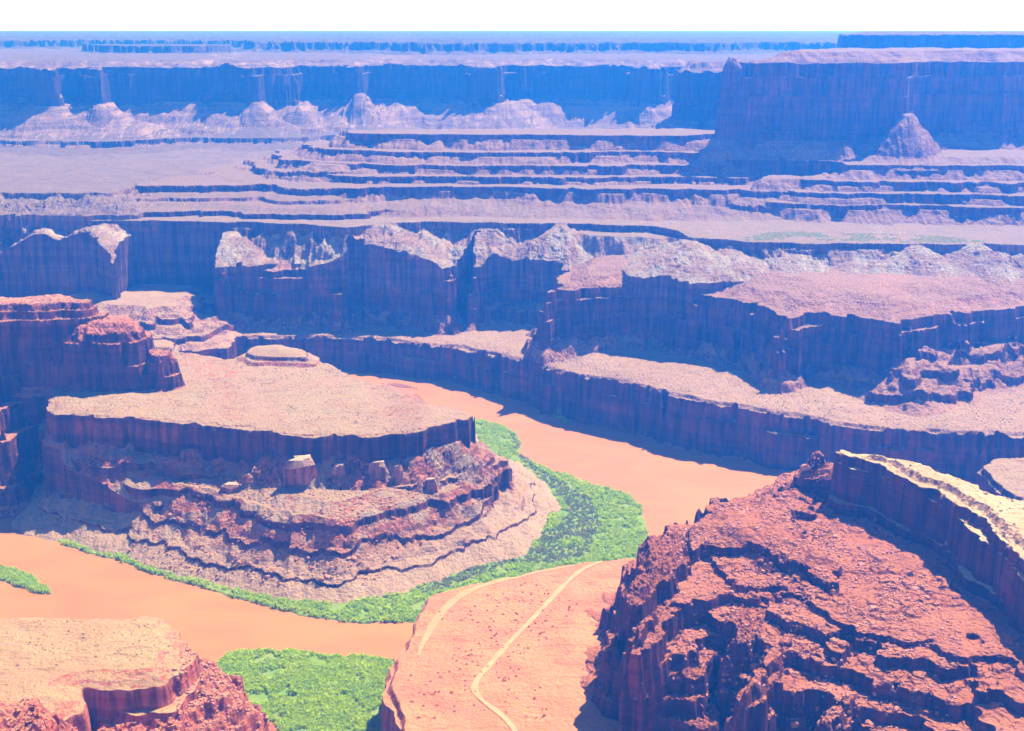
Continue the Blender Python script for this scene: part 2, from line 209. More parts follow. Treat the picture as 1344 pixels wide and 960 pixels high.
# 11 orange flat on the neck
NK = PL(60, (560, 781), (585, 770), (640, 757), (700, 745), (760, 734), (830, 728), (1000, 715), (1400, 700)) + [(1500, 1200), (1500, 500), (-60, 500)] + PL(60, (535, 1100), (526, 990), (522, 940), (505, 905), (512, 865), (532, 830), (545, 800))
land('orange_flat', NK, -4, [(-16, 14, 14, 0, 5, 5, 2, 3, 0), (-3, 3, 44, 0, 4, 5, 2, 2, 1), (3, 5, 5, 0, 3, 3, 1, 0, 2)], (.8, .25))
# 12 red ridge on the flat
land('red_ridge', PL(120, (818, 712), (850, 700), (890, 690), (930, 668), (960, 648), (1000, 632), (1050, 612), (1090, 600), (1180, 640), (1400, 700)) + [(800, 1100), (800, 600), (300, 600)]
     + PL(90, (1330, 1060), (1190, 985), (1110, 965), (1040, 948), (985, 915), (940, 880)) + PL(110, (900, 868), (850, 858), (810, 838)) + PL(115, (800, 800), (808, 765), (812, 735)), 58,
     [(-26, 22, 6, 0, 5, 6, 3, 3, 2), (-8, 4, 18, 0, 14, 10, 4, 2, 0), (-3, 4, 20, 0, 14, 10, 4, 2, 0), (6, 4, 10, 0, 18, 14, 5, 2, 1), (24, 4, 12, 10, 26, 18, 6, 2, 2), (56, 3, 9, 0, 32, 20, 6, 2, 1), (92, 3, 5, 0, 34, 20, 6, 2, 2)], (3, .5), blocks=(-60, 300, 2.4))
land('red_ridge', PL(156, (832, 706), (850, 697), (885, 684), (905, 692), (908, 725), (890, 752), (862, 775), (838, 790), (818, 780), (822, 740)), 60,
     [(-10, 5, 34, 0, 6, 7, 4, 2, 0), (-4, 4, 36, 0, 6, 7, 4, 2, 1), (2, 4, 18, 0, 6, 7, 4, 2, 2), (8, 10, 8, 0, 5, 7, 4, 2, 2)], (2, 2))
land('red_ridge', PL(150, (893, 668), (950, 640), (1005, 612), (1040, 596), (1080, 592), (1105, 625), (1130, 680), (1150, 730), (1170, 790), (1150, 800), (1090, 770), (1010, 760), (950, 745), (905, 715)), 96,
     [(-34, 4, 10, 8, 20, 12, 5, 2, 1), (-6, 4, 22, 8, 22, 12, 5, 2, 0), (12, 50, 16, 0, 10, 10, 5, 2, 2), (46, 3, 8, 0, 26, 14, 5, 2, 1), (64, 70, 16, 0, 10, 10, 5, 2, 0)], (3, .5), blocks=(-60, 300, 2.4))
land('red_ridge', PL(150, (905, 722), (930, 712), (985, 718), (1040, 732), (1075, 752), (1085, 775), (1110, 740), (1060, 690), (1000, 660), (930, 670), (900, 690)), 100,
     [(-5, 4, 24, 0, 9, 9, 4, 2, 0), (-1, 3, 22, 0, 9, 9, 4, 2, 1), (4, 30, 10, 0, 9, 9, 4, 2, 1)], (2, .6), blocks=(0, 300, 2.0))
land('red_ridge', PL(122, (1000, 800), (1040, 790), (1090, 800), (1120, 830), (1130, 870), (1180, 850), (1160, 780), (1090, 740), (1010, 750)), 84,
     [(-5, 4, 18, 0, 9, 9, 4, 2, 0), (-1, 3, 18, 0, 9, 9, 4, 2, 2), (4, 30, 6, 0, 9, 9, 4, 2, 1)], (2, .6), blocks=(0, 300, 2.0))
land('red_ridge', PL(128, (965, 770), (1010, 762), (1040, 775), (1030, 800), (985, 850), (950, 842), (940, 800)), 60,
     [(-8, 5, 26, 0, 6, 7, 4, 2, 0), (-3, 4, 26, 0, 6, 7, 4, 2, 1), (3, 5, 14, 0, 6, 7, 4, 2, 2)], (2, 2))
for h_, pts_ in ((126, ((1050, 800), (1080, 790), (1035, 860), (985, 925), (965, 930), (968, 900))), (116, ((1150, 862), (1178, 856), (1120, 930), (1070, 985), (1046, 975))),
                 (140, ((880, 762), (908, 750), (880, 800), (842, 850), (822, 846), (832, 820))), (132, ((1160, 770), (1185, 780), (1150, 840), (1120, 850), (1125, 815)))):
    land('red_ridge', PL(h_, *pts_), h_ - 44, [(-6, 4, 18, 0, 6, 7, 4, 2, 0), (-2, 3, 18, 0, 6, 7, 4, 2, 1), (3, 5, 10, 0, 6, 7, 4, 2, 2)], (2, 1.2), blocks=(-4, 200, 3.0))
land('red_ridge', PL(98, (800, 862), (850, 842), (905, 850), (925, 872), (930, 905), (890, 900), (840, 890)), 60,
     [(-12, 4, 12, 0, 5, 6, 3, 2, 0), (-3, 4, 14, 0, 6, 6, 3, 2, 1), (4, 4, 10, 0, 6, 6, 3, 2, 2)], (1.5, 1.5))
RT = PL(196, (1092, 589), (1112, 597), (1150, 605), (1172, 617), (1205, 634), (1218, 638), (1240, 650), (1262, 664), (1290, 690), (1320, 712), (1350, 745), (1420, 820)) + PL(196, (1560, 820), (1480, 690), (1344, 651), (1290, 632), (1225, 606), (1170, 594), (1120, 584), (1096, 583))
land('ridge_cap', RT, 100, [(-20, 18, 8, 0, 4, 5, 3, 3, 0), (-4, 3, 40, 0, 4, 6, 2.5, 1, 0), (-1, 3, 34, 0, 4, 6, 2.5, 1, 1), (3, 3, 10, 0, 6, 6, 3, 1, 2), (10, 10, 5, 0, 5, 5, 3, 2, 2)], (1.2, .5))
land('red_ridge', PL(182, (1060, 598), (1066, 592), (1080, 591), (1088, 598)), 160, [(-12, 12, 8, 0, 2, 3, 1, 1, 0), (-2, 9, 15, 0, 2, 3, 1, 1, 1)], (1, .6))
land('red_ridge', PL(120, (1300, 930), (1360, 860), (1480, 900), (1480, 1100), (1280, 1100)), 60, [(-14, 4, 24, 0, 4, 6, 3, 1, 0), (-6, 4, 26, 0, 6, 6, 3, 1, 1), (4, 4, 12, 0, 4, 6, 3, 1, 2)], (1.5, 1.4))
land('pale_shelf', PL(95, (1286, 612), (1300, 602), (1330, 598), (1400, 597), (1500, 600), (1600, 640), (1500, 700), (1344, 660), (1305, 635)), -6, [(-20, 18, 14, 0, 4, 5, 2, 3, 0), (-4, 4, 80, 0, 5, 6, 2, 1, 0), (2, 4, 7, 0, 5, 6, 2, 1, 0)], (1, .5))
# banks
VEG = {}
VEG['a'] = PL(1, (618, 548), (640, 553), (670, 562), (686, 578), (684, 596), (705, 610), (745, 624), (790, 640), (826, 648), (842, 664), (846, 682), (860, 720), (800, 760), (700, 780), (600, 800), (540, 818),
              (480, 819), (420, 812), (340, 795), (250, 768), (160, 740), (75, 712), (60, 700), (140, 700), (600, 620))
VEG['b'] = PL(1, (300, 854), (340, 853), (400, 856), (450, 860), (520, 868), (620, 870), (640, 1000), (560, 1200), (200, 1200), (250, 900))
VEG['c'] = PL(1, (-60, 725), (0, 741), (30, 750), (60, 768), (76, 782), (50, 779), (0, 762), (-60, 745))
VEG['d'] = PL(1, (530, 490), (545, 482), (597, 474), (640, 474), (640, 484), (596, 492), (560, 493))
VEG['e'] = PL(1, (676, 519), (705, 518), (740, 545), (750, 560), (730, 548), (708, 533))
for k, p in VEG.items():
    land('river_bank', p, -3, [(-2, 6, 4.3, 0, 5, 4, 1, 0, 0)], (.3, .1))
land('sand_bar', PL(1, (492, 502), (520, 502), (550, 508), (552, 512), (525, 509)), -2, [(-2, 4, 3, 0, 0, 1, 1, 0, 0)], (0, .1))

# ---------------------------------------------------------------- terrain evaluation on a polar grid
KEYS = []
for L in LAND:
    if L['key'] not in KEYS: KEYS.append(L['key'])
def smooth(t): return t * t * (3 - 2 * t)
def evaluate(X, Y, sub=(4, 6)):
    n, m = X.shape
    si = np.unique(np.r_[np.arange(0, n, sub[0]), n - 1]); sj = np.unique(np.r_[np.arange(0, m, sub[1]), m - 1])
    Xs, Ys = X[np.ix_(si, sj)], Y[np.ix_(si, sj)]
    ii = np.arange(n); a = np.clip(np.searchsorted(si, ii, 'right') - 1, 0, len(si) - 2); fa = ((ii - si[a]) / (si[a + 1] - si[a]))[:, None].astype(np.float32)
    jj = np.arange(m); b = np.clip(np.searchsorted(sj, jj, 'right') - 1, 0, len(sj) - 2); fb = ((jj - sj[b]) / (sj[b + 1] - sj[b]))[None, :].astype(np.float32)
    N = {}
    for v in range(3):
        N[60, v] = (perlin(X / 60, Y / 75, 20 + v) + .35 * perlin(X / 28, Y / 40, 50 + v))
        N[25, v] = perlin(X / 22, Y / 27, 30 + v)
        N[8, v] = perlin(X / 8, Y / 9, 40 + v)
    N[200] = perlin(X / 210, Y / 260, 3)
    N['rib'] = 1 - 2 * np.abs(perlin(X / 34, Y / 150, 4)) + .5 * (1 - 2 * np.abs(perlin(X / 13, Y / 70, 5))) - 1.0
    fine = perlin(X / 3.5, Y / 4.5, 6) + .6 * perlin(X / 1.9, Y / 2.4, 7)
    dist = np.hypot(X, Y)
    vis = np.clip(2.4 - dist / 1800, .25, 1).astype(np.float32)   # fine relief smaller than a cell is dropped far away
    cell, edge = vnoise(X / 11 + .4 * N[25, 0], Y / 14, 77)
    cell2, _e2 = vnoise(X / 4.6 + .3 * N[8, 0], Y / 5.5, 91)
    z = np.full(X.shape, -7.0, np.float32); lab = np.full(X.shape, -1, np.int16)
    for L in LAND:
        p = L['poly']; m0 = -min(s[0] for s in L['steps']) + 90
        x0, y0 = p.min(0) - m0; x1, y1 = p.max(0) + m0
        ds = sdist(p, Xs, Ys)
        reach = ds > -m0
        if not reach.any(): continue
        i_ok = np.where(reach.any(1))[0]; j_ok = np.where(reach.any(0))[0]
        ia, ib = si[max(i_ok[0] - 1, 0)], si[min(i_ok[-1] + 1, len(si) - 1)] + 1
        ja, jb = sj[max(j_ok[0] - 1, 0)], sj[min(j_ok[-1] + 1, len(sj) - 1)] + 1
        sl = (slice(ia, ib), slice(ja, jb))
        A, B = a[ia:ib], b[ja:jb]; fA, fB = fa[ia:ib], fb[:, ja:jb]
        d = ((ds[np.ix_(A, B)] * (1 - fA) + ds[np.ix_(A + 1, B)] * fA) * (1 - fB) + (ds[np.ix_(A, B + 1)] * (1 - fA) + ds[np.ix_(A + 1, B + 1)] * fA) * fB).astype(np.float32)
        zi = np.full(d.shape, L['base'], np.float32); act = np.zeros(d.shape, np.float32)
        f = L['fine']
        for (d0, w, h, a200, a60, a25, a8, rb, v) in L['steps']:
            q = d + f * (a60 * N[60, v][sl] + a25 * N[25, v][sl] + a8 * N[8, v][sl] * vis[sl])
            if a200: q = q + a200 * N[200][sl]
            if rb: q = q + rb * N['rib'][sl]
            t = np.clip((q - d0) / w, 0, 1)
            zi += h * (t if w > 12 else smooth(t)); act = np.maximum(act, t)
        if L['tilt']:
            x0_, x1_, dz_ = L['tilt']; zi -= dz_ * np.clip((x1_ - X[sl]) / (x1_ - x0_), 0, 1)
        u1, u2 = L['und']
        zi += u1 * N[60, 1][sl] + u2 * fine[sl] * vis[sl] + u1 * .35 * N[25, 2][sl]
        if L['blocks']:
            b0, b1, bh = L['blocks']
            bh2 = cell2[sl]; wgt = np.clip((d - b0 + 20 * N[60, 2][sl]) / 40, 0, 1) * np.clip((b1 - d) / 15, 0, 1) * np.clip(.75 + 1.4 * N[60, 0][sl], .15, 1)
            zi += bh * wgt * (((cell[sl] - .35) * 1.6) * np.clip(edge[sl] * 5, 0, 1) + .55 * (bh2 - .4) * vis[sl])
        zi = np.where(act > 0, zi, -50)
        if L['need'] is not None: zi = np.where(z[sl] < L['need'] + 6 * N[25, 1][sl], -50, zi)
        up = zi > z[sl]
        z[sl] = np.where(up, zi, z[sl]); lab[sl] = np.where(up, KEYS.index(L['key']), lab[sl])
    return z, lab
R0, R1 = 560.0, 26000.0
core = np.linspace(-rad(22.2), rad(22.2), 1480)
side = rad(22.2) + np.cumsum(np.linspace(.0009, .005, 42))
AZ = np.concatenate([-side[::-1], core, side])
NC = len(AZ)
# pass 1: where does the relief need rows?
az1 = AZ[::5]; r1 = R0 * (R1 / R0) ** np.linspace(0, 1, 2000)
Xa = np.sin(az1)[:, None] * r1[None]; Ya = np.cos(az1)[:, None] * r1[None]
z1, _ = evaluate(Xa, Ya, (2, 6))
dr = np.diff(r1)[None]; dz = np.diff(z1, axis=1)
ang = (z1 - CAM_H) / r1[None]
cm = np.maximum.accumulate(ang, axis=1)
seen = (ang >= cm - .004)[:, 1:].astype(np.float32)
slope = np.clip(dz / dr, -1.0, 12)
rho = ((CAM_H - z1[:, 1:]).clip(40) / r1[None, 1:] + np.where(slope > 0, slope, -slope * .35)) / r1[None, 1:] * dr * (.22 + .78 * seen) + .0000035 * dr / dr.mean() * 2
def blur(a, k, ax):
    c = np.ones(k) / k
    return np.apply_along_axis(lambda v: np.convolve(np.pad(v, k // 2, mode='edge'), c, 'valid'), ax, a)
rho = blur(blur(blur(rho, 15, 0), 9, 0), 13, 1)
cum = np.concatenate([np.zeros((len(az1), 1)), np.cumsum(rho, 1)], 1)
NR = 3000
RR = np.empty((NC, NR))
tot = cum[:, -1:]
q = np.linspace(0, 1, NR)
tmp = np.stack([np.interp(q, c / c[-1], r1) for c in cum])
pos = np.arange(NC) / 5.0; i0 = np.clip(pos.astype(int), 0, len(az1) - 2); ff = np.clip(pos - i0, 0, 1)[:, None]
RR = tmp[i0] * (1 - ff) + tmp[i0 + 1] * ff
X = np.sin(AZ)[:, None] * RR; Y = np.cos(AZ)[:, None] * RR
Z, LAB = evaluate(X, Y, (4, 6))
print('terrain', X.shape, round(time.time() - T0, 1))
def height_at(px, py):
    """terrain height under map points (arrays), from the finished grid"""
    az = np.arctan2(px, py); r = np.hypot(px, py)
    i = np.clip(np.searchsorted(AZ, az) - 1, 0, NC - 2)
    fi = np.clip((az - AZ[i]) / (AZ[i + 1] - AZ[i]), 0, 1)
    out = np.empty(len(px)); lb = np.empty(len(px), int)
    for k in range(len(px)):
        zz = 0
        for c, w in ((i[k], 1 - fi[k]), (i[k] + 1, fi[k])):
            j = min(max(int(np.searchsorted(RR[c], r[k])) - 1, 0), NR - 2)
            g = min(max((r[k] - RR[c, j]) / max(RR[c, j + 1] - RR[c, j], 1e-6), 0), 1)
            zz += w * (Z[c, j] * (1 - g) + Z[c, j + 1] * g)
        out[k] = zz; lb[k] = LAB[i[k], j]
    return out, lb

# ---------------------------------------------------------------- materials
def nodes(name):
    m = bpy.data.materials.new(name); m.use_nodes = True
    nt = m.node_tree; b = nt.nodes['Principled BSDF']; b.inputs['Roughness'].default_value = .95
    b.inputs['Specular IOR Level'].default_value = .15
    return m, nt, b
class NT:
    def __init__(s, nt): s.nt = nt
    def n(s, t, **kw):
        o = s.nt.nodes.new(t)
        for k, v in kw.items(): setattr(o, k, v)
        return o
    def l(s, a, b): s.nt.links.new(a, b)
    def noise(s, vec, scale, detail=4, rough=.6, dist=0):
        o = s.n('ShaderNodeTexNoise'); o.inputs['Scale'].default_value = scale; o.inputs['Detail'].default_value = detail
        o.inputs['Roughness'].default_value = rough; o.inputs['Distortion'].default_value = dist; s.l(vec, o.inputs['Vector']); return o.outputs['Fac']
    def mapv(s, vec, sc):
        o = s.n('ShaderNodeMapping'); o.inputs['Scale'].default_value = sc; s.l(vec, o.inputs['Vector']); return o.outputs['Vector']
    def ramp(s, fac, a, b, lo=0, hi=1):
        o = s.n('ShaderNodeMapRange'); o.clamp = True; o.interpolation_type = 'SMOOTHSTEP'
        for k, v in zip(('From Min', 'From Max', 'To Min', 'To Max'), (a, b, lo, hi)): o.inputs[k].default_value = v
        s.l(fac, o.inputs['Value']); return o.outputs['Result']
    def mix(s, fac, a, b, mode='MIX'):
        o = s.n('ShaderNodeMix', data_type='RGBA', blend_type=mode)
        if isinstance(fac, float): o.inputs[0].default_value = fac
        else: s.l(fac, o.inputs[0])
        for i, v in ((6, a), (7, b)):
            if isinstance(v, tuple): o.inputs[i].default_value = (*v, 1)
            else: s.l(v, o.inputs[i])
        return o.outputs[2]
def rock(name, cliff, cliff2, talus, top, top2, band=.09, bump=1.0, pale=None, low=None):
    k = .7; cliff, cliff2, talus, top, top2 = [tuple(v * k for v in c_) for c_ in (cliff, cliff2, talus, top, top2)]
    if pale: pale = tuple(v * k for v in pale)
    m, nt, b = nodes(name); g = NT(nt)
    geo = g.n('ShaderNodeNewGeometry'); pos_ = geo.outputs['Position']
    sep = g.n('ShaderNodeSeparateXYZ'); g.l(geo.outputs['Normal'], sep.inputs[0])
    nz = sep.outputs['Z']
    strata = g.noise(g.mapv(pos_, (.004, .004, band)), 1.0, 5, .65)
    streak = g.noise(g.mapv(pos_, (.14, .14, .012)), 1.0, 4, .6)
    blot = g.noise(pos_, .02, 5, .6)
    grit = g.noise(pos_, .25, 5, .7)
    c = g.mix(g.ramp(strata, .4, .6), cliff, cliff2)
    c = g.mix(g.ramp(streak, .4, .62), g.mix(1.0, c, (1.4, 1.3, 1.25), 'MULTIPLY'), g.mix(1.0, c, (.5, .45, .5), 'MULTIPLY'))
    c = g.mix(g.ramp(blot, .5, .66), c, g.mix(1.0, c, (1.6, 1.35, 1.2), 'MULTIPLY'))
    t = g.mix(g.ramp(strata, .42, .58), talus, tuple(x * .78 + y * .22 for x, y in zip(cliff, talus)))
    t = g.mix(g.ramp(grit, .45, .62), t, tuple(min(1, v * 1.35) for v in talus))
    if pale: t = g.mix(g.ramp(blot, .45, .6), t, pale)
    if low:      # wash-out sand and fine colluvium gathers on the lowest slope
        sp = g.n('ShaderNodeSeparateXYZ'); g.l(pos_, sp.inputs[0]); ad = g.n('ShaderNodeMath', operation='MULTIPLY_ADD'); g.l(blot, ad.inputs[0]); ad.inputs[1].default_value = 50; g.l(sp.outputs['Z'], ad.inputs[2])
        t = g.mix(g.ramp(ad.outputs[0], 36, 72, .85, 0), t, low)
    tp = g.mix(g.ramp(blot, .38, .62), top, top2)
    tp = g.mix(g.ramp(g.noise(g.mapv(pos_, (.03, .09, .03)), 1, 5, .65, 1.0), .5, .68), tp, tuple(v * .72 for v in top2))
    tp = g.mix(g.ramp(g.noise(pos_, .35, 2), .62, .7), tp, tuple(v * .6 for v in top2))
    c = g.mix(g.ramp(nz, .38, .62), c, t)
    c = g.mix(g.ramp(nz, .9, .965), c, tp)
    g.l(c, b.inputs['Base Color'])
    h = g.n('ShaderNodeMath', operation='ADD'); g.l(g.noise(g.mapv(pos_, (.22, .22, .05)), 1, 5, .65), h.inputs[0])
    h2 = g.n('ShaderNodeMath', operation='MULTIPLY'); g.l(g.noise(g.mapv(pos_, (.05, .05, .5)), 1, 4, .7), h2.inputs[0]); h2.inputs[1].default_value = .9
    g.l(h2.outputs[0], h.inputs[1])
    bp = g.n('ShaderNodeBump'); bp.inputs['Strength'].default_value = .9; bp.inputs['Distance'].default_value = 3.0 * bump
    g.l(h.outputs[0], bp.inputs['Height']); g.l(bp.outputs[0], b.inputs['Normal'])
    return m
def plain(name, c1, c2, scale=.05, rough=.95, bump=0):
    m, nt, b = nodes(name); g = NT(nt); b.inputs['Roughness'].default_value = rough
    geo = g.n('ShaderNodeNewGeometry')
    f = g.noise(geo.outputs['Position'], scale, 5, .65)
    g.l(g.mix(g.ramp(f, .38, .62), c1, c2), b.inputs['Base Color'])
    if bump:
        bp = g.n('ShaderNodeBump'); bp.inputs['Distance'].default_value = bump; g.l(g.noise(geo.outputs['Position'], scale * 6, 4), bp.inputs['Height']); g.l(bp.outputs[0], b.inputs['Normal'])
    return m
CL, CL2 = (.13, .034, .032), (.21, .062, .052)  # most cliff tones here and below are darkened, painting shade onto steep faces
M = {}
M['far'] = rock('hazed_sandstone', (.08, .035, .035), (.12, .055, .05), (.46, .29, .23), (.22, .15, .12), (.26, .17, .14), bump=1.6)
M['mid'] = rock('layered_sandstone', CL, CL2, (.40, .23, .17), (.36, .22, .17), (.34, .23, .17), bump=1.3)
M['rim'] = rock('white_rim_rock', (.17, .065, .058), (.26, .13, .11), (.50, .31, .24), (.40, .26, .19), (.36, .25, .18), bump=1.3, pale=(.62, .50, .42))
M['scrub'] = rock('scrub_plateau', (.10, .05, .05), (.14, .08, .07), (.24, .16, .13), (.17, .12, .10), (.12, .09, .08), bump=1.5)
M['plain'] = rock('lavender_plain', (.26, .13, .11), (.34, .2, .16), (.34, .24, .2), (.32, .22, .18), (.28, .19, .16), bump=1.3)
M['tier'] = rock('red_sandstone_shaded', CL, CL2, (.52, .26, .18), (.46, .25, .18), (.42, .25, .17))
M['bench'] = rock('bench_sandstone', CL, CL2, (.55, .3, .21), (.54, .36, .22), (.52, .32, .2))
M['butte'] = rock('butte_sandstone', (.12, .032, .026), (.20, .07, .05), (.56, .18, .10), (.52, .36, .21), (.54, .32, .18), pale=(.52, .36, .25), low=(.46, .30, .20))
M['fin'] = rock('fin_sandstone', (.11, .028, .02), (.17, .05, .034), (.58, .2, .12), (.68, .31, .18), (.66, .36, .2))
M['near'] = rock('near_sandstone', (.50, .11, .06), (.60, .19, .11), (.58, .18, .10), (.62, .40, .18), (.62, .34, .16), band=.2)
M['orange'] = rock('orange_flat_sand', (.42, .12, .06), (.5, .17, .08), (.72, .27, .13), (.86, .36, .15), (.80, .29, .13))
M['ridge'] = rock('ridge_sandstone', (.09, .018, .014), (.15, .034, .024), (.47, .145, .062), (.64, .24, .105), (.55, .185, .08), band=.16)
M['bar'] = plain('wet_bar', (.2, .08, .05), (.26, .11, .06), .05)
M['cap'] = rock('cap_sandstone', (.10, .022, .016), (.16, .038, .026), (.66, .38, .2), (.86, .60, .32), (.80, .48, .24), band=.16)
M['bank'] = plain('bank_silt', (.15, .25, .03), (.22, .27, .05), .03)
def water(name, c1, c2):
    m, nt, b = nodes(name); g = NT(nt); b.inputs['Roughness'].default_value = .5; b.inputs['Specular IOR Level'].default_value = .2
    pos_ = g.n('ShaderNodeNewGeometry').outputs['Position']
    g.l(g.mix(g.ramp(g.noise(g.mapv(pos_, (.006, .012, 1)), 1, 4, .55, 1.5), .35, .65), c1, c2), b.inputs['Base Color'])
    bp = g.n('ShaderNodeBump'); bp.inputs['Distance'].default_value = .25; bp.inputs['Strength'].default_value = .5; g.l(g.noise(pos_, .25, 4, .6), bp.inputs['Height']); g.l(bp.outputs[0], b.inputs['Normal']); return m
M['river'] = water('silty_water', (.50, .195, .045), (.44, .165, .04))
BEDM = plain('river_bed', (.3, .12, .06), (.3, .12, .06))
INFO = {
 'gorge_bench': ('bench', 'pale tan bench above the shadowed river gorge cliff', 'canyon bench'),
 'sandstone_mesa': ('tier', 'long dark-fronted red mesa on the right above the tan bench', 'mesa'),
 'canyon_mesa': ('tier', 'shadowed mesa with a stepped top in the middle left of the canyon', 'mesa'),
 'canyon_mesa_west': ('tier', 'dark low mesa behind the red fin at the left edge', 'mesa'),
 'rim_rock_shelf': ('rim', 'wide flat shelf with a thin rim cliff and pale broken talus below', 'canyon bench'),
 'far_plain': ('plain', 'hazy lavender plain spreading below the far canyon wall', 'plain'),
 'stepped_mesa': ('mid', 'long flat-topped mesa with many thin banded ledges in the centre', 'mesa'),
 'butte_terrace': ('mid', 'banded terraces stepping down in front of the great butte', 'terrace'),
 'great_butte': ('mid', 'tall blue-shadowed butte with sheer cliffs at the upper right', 'butte'),
 'distant_butte': ('far', 'hazy square butte beyond the great butte', 'butte'),
 'far_canyon_wall': ('far', 'far blue canyon wall with sunlit spurs and talus cones', 'canyon wall'),
 'high_plateau': ('scrub', 'hazy blue high plateau along the skyline', 'plateau'),
 'river_butte': ('butte', 'flat tan-topped butte inside the river bend with red ledged slopes', 'butte'),
 'red_fin': ('fin', 'dark red rock fin standing at the left behind the river butte', 'rock fin'),
 'near_bench': ('near', 'near tan slickrock bench with broken red ledges at the bottom left', 'canyon bench'),
 'near_outcrop': ('near', 'jagged red outcrop in the bottom left corner', 'rock outcrop'),
 'orange_flat': ('orange', 'flat orange desert neck crossed by a dirt road', 'desert flat'),
 'red_ridge': ('ridge', 'rugged red ridge with a pale-topped cliff filling the lower right', 'ridge'),
 'ridge_cap': ('cap', 'sheer dark cliff with a pale flat top crowning the red ridge', 'cliff'),
 'pale_shelf': ('bench', 'pale shelf at the right edge behind the red ridge', 'canyon bench'),
 'river_bank': ('bank', 'low silty river bank under green thickets', 'river bank'),
 'sand_bar': ('bar', 'thin dark bar in the bend of the river', 'sand bar'),
}
def tag(o, label=None, cat=None, group=None, kind=None):
    if label: o['label'] = label
    if cat: o['category'] = cat
    if group: o['group'] = group
    if kind: o['kind'] = kind
    return o
def npmesh(name, V, Q, mat, smoothf=False):
    """V (n,3), Q (m,3|4)"""
    me = bpy.data.meshes.new(name); k = Q.shape[1]
    me.vertices.add(len(V)); me.vertices.foreach_set('co', np.ascontiguousarray(V, np.float32).ravel())
    me.loops.add(Q.size); me.loops.foreach_set('vertex_index', np.ascontiguousarray(Q, np.int32).ravel())
    me.polygons.add(len(Q)); me.polygons.foreach_set('loop_start', np.arange(0, Q.size, k, dtype=np.int32))
    me.polygons.foreach_set('use_smooth', np.full(len(Q), smoothf))
    me.materials.append(mat); me.update(calc_edges=True)
    return me
def link(name, me, parent=None):
    o = bpy.data.objects.new(name, me); COL.objects.link(o); o.parent = parent; return o
V = np.stack([X, Y, Z], -1).reshape(-1, 3)
idx = np.arange(NC * NR).reshape(NC, NR)
quads = np.stack([idx[:-1, :-1], idx[1:, :-1], idx[1:, 1:], idx[:-1, 1:]], -1).reshape(-1, 4)
flab = np.maximum(np.maximum(LAB[:-1, :-1], LAB[1:, :-1]), np.maximum(LAB[1:, 1:], LAB[:-1, 1:])).reshape(-1)
for k in range(-1, len(KEYS)):
    q_ = quads[flab == k]
    if not len(q_): continue
    used, inv = np.unique(q_, return_inverse=True)
    if k < 0:
        o = link('river_bed', npmesh('river_bed', V[used], inv.reshape(-1, 4), BEDM)); tag(o, 'silty bed under the brown river', 'river bed', kind='structure')
    else:
        mk, lbl, cat = INFO[KEYS[k]]
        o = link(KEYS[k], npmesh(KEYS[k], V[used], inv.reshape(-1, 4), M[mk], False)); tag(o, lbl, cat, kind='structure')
# river surface
rv = np.array([(-3500, 500, 0), (3500, 500, 0), (3500, 3200, 0), (-3500, 3200, 0)], float)
o = link('river', npmesh('river', rv, np.array([[0, 1, 2, 3]]), M['river'])); tag(o, 'wide muddy orange-brown river looping round the butte', 'river', kind='structure')
print('meshes', round(time.time() - T0, 1))
# ---------------------------------------------------------------- small things on the ground
def inpoly(poly, x, y): return sdist(np.array(poly), x, y) > 0
def scatter(poly, n, key=None, zmin=None, zmax=None, gate=None):
    p = np.array(poly); x = rng.uniform(p[:, 0].min(), p[:, 0].max(), n); y = rng.uniform(p[:, 1].min(), p[:, 1].max(), n)
    k = inpoly(p, x, y)
    if gate: k &= gate(x, y)
    x, y = x[k], y[k]; z, lb = height_at(x, y)
    k = np.ones(len(x), bool)
    if key: k &= lb == KEYS.index(key)
    if zmin is not None: k &= (z > zmin) & (z < zmax)
    return np.stack([x[k], y[k], z[k]], -1)
def rock_proto(seed, n=16, flat=.62):
    r = np.random.default_rng(seed); v = r.normal(size=(n, 3)); v /= np.linalg.norm(v, axis=1)[:, None]
    v = np.sign(v) * np.abs(v) ** .7 * (.5, .5 * r.uniform(.7, 1), .5 * flat)
    import bmesh
    bm = bmesh.new()
    for q_ in v: bm.verts.new(q_)
    h_ = bmesh.ops.convex_hull(bm, input=bm.verts)
    bmesh.ops.delete(bm, geom=[e for e in h_['geom_interior'] if isinstance(e, bmesh.types.BMVert)], context='VERTS')
    bmesh.ops.triangulate(bm, faces=bm.faces)
    bm.verts.index_update(); bm.faces.ensure_lookup_table()
    V_ = np.array([v_.co[:] for v_ in bm.verts]); T_ = np.array([[q_.index for q_ in f.verts] for f in bm.faces]); bm.free()
    return V_, T_
ROCKS = [rock_proto(100 + i, 14 + 2 * (i % 3), (.55, .75, .95)[i % 3]) for i in range(6)]
def leaf_proto(seed, n, size=.34, flat=.75):
    """a bush of unit width: n leaf sprays spread through its volume"""
    r = np.random.default_rng(seed); c = r.normal(size=(n, 3)); c /= np.linalg.norm(c, axis=1)[:, None]
    c *= r.uniform(.45, 1, (n, 1)) ** .5 * .42 * (1 + .35 * r.normal(size=(n, 1))).clip(.6, 1.5); c[:, 2] = np.abs(c[:, 2]) * flat * 1.5 + .05
    a_ = r.normal(size=(n, 3)); b_ = r.normal(size=(n, 3)); a_ /= np.linalg.norm(a_, axis=1)[:, None]
    b_ -= (a_ * b_).sum(1)[:, None] * a_; b_ /= np.linalg.norm(b_, axis=1)[:, None]
    s_ = size * r.uniform(.6, 1.3, (n, 1)) * .5
    V_ = np.concatenate([c + a_ * s_, c + b_ * s_ * .7, c - a_ * s_ * 1.1, c - b_ * s_ * .6], 1).reshape(-1, 3)
    return V_, np.arange(n * 4).reshape(n, 4)
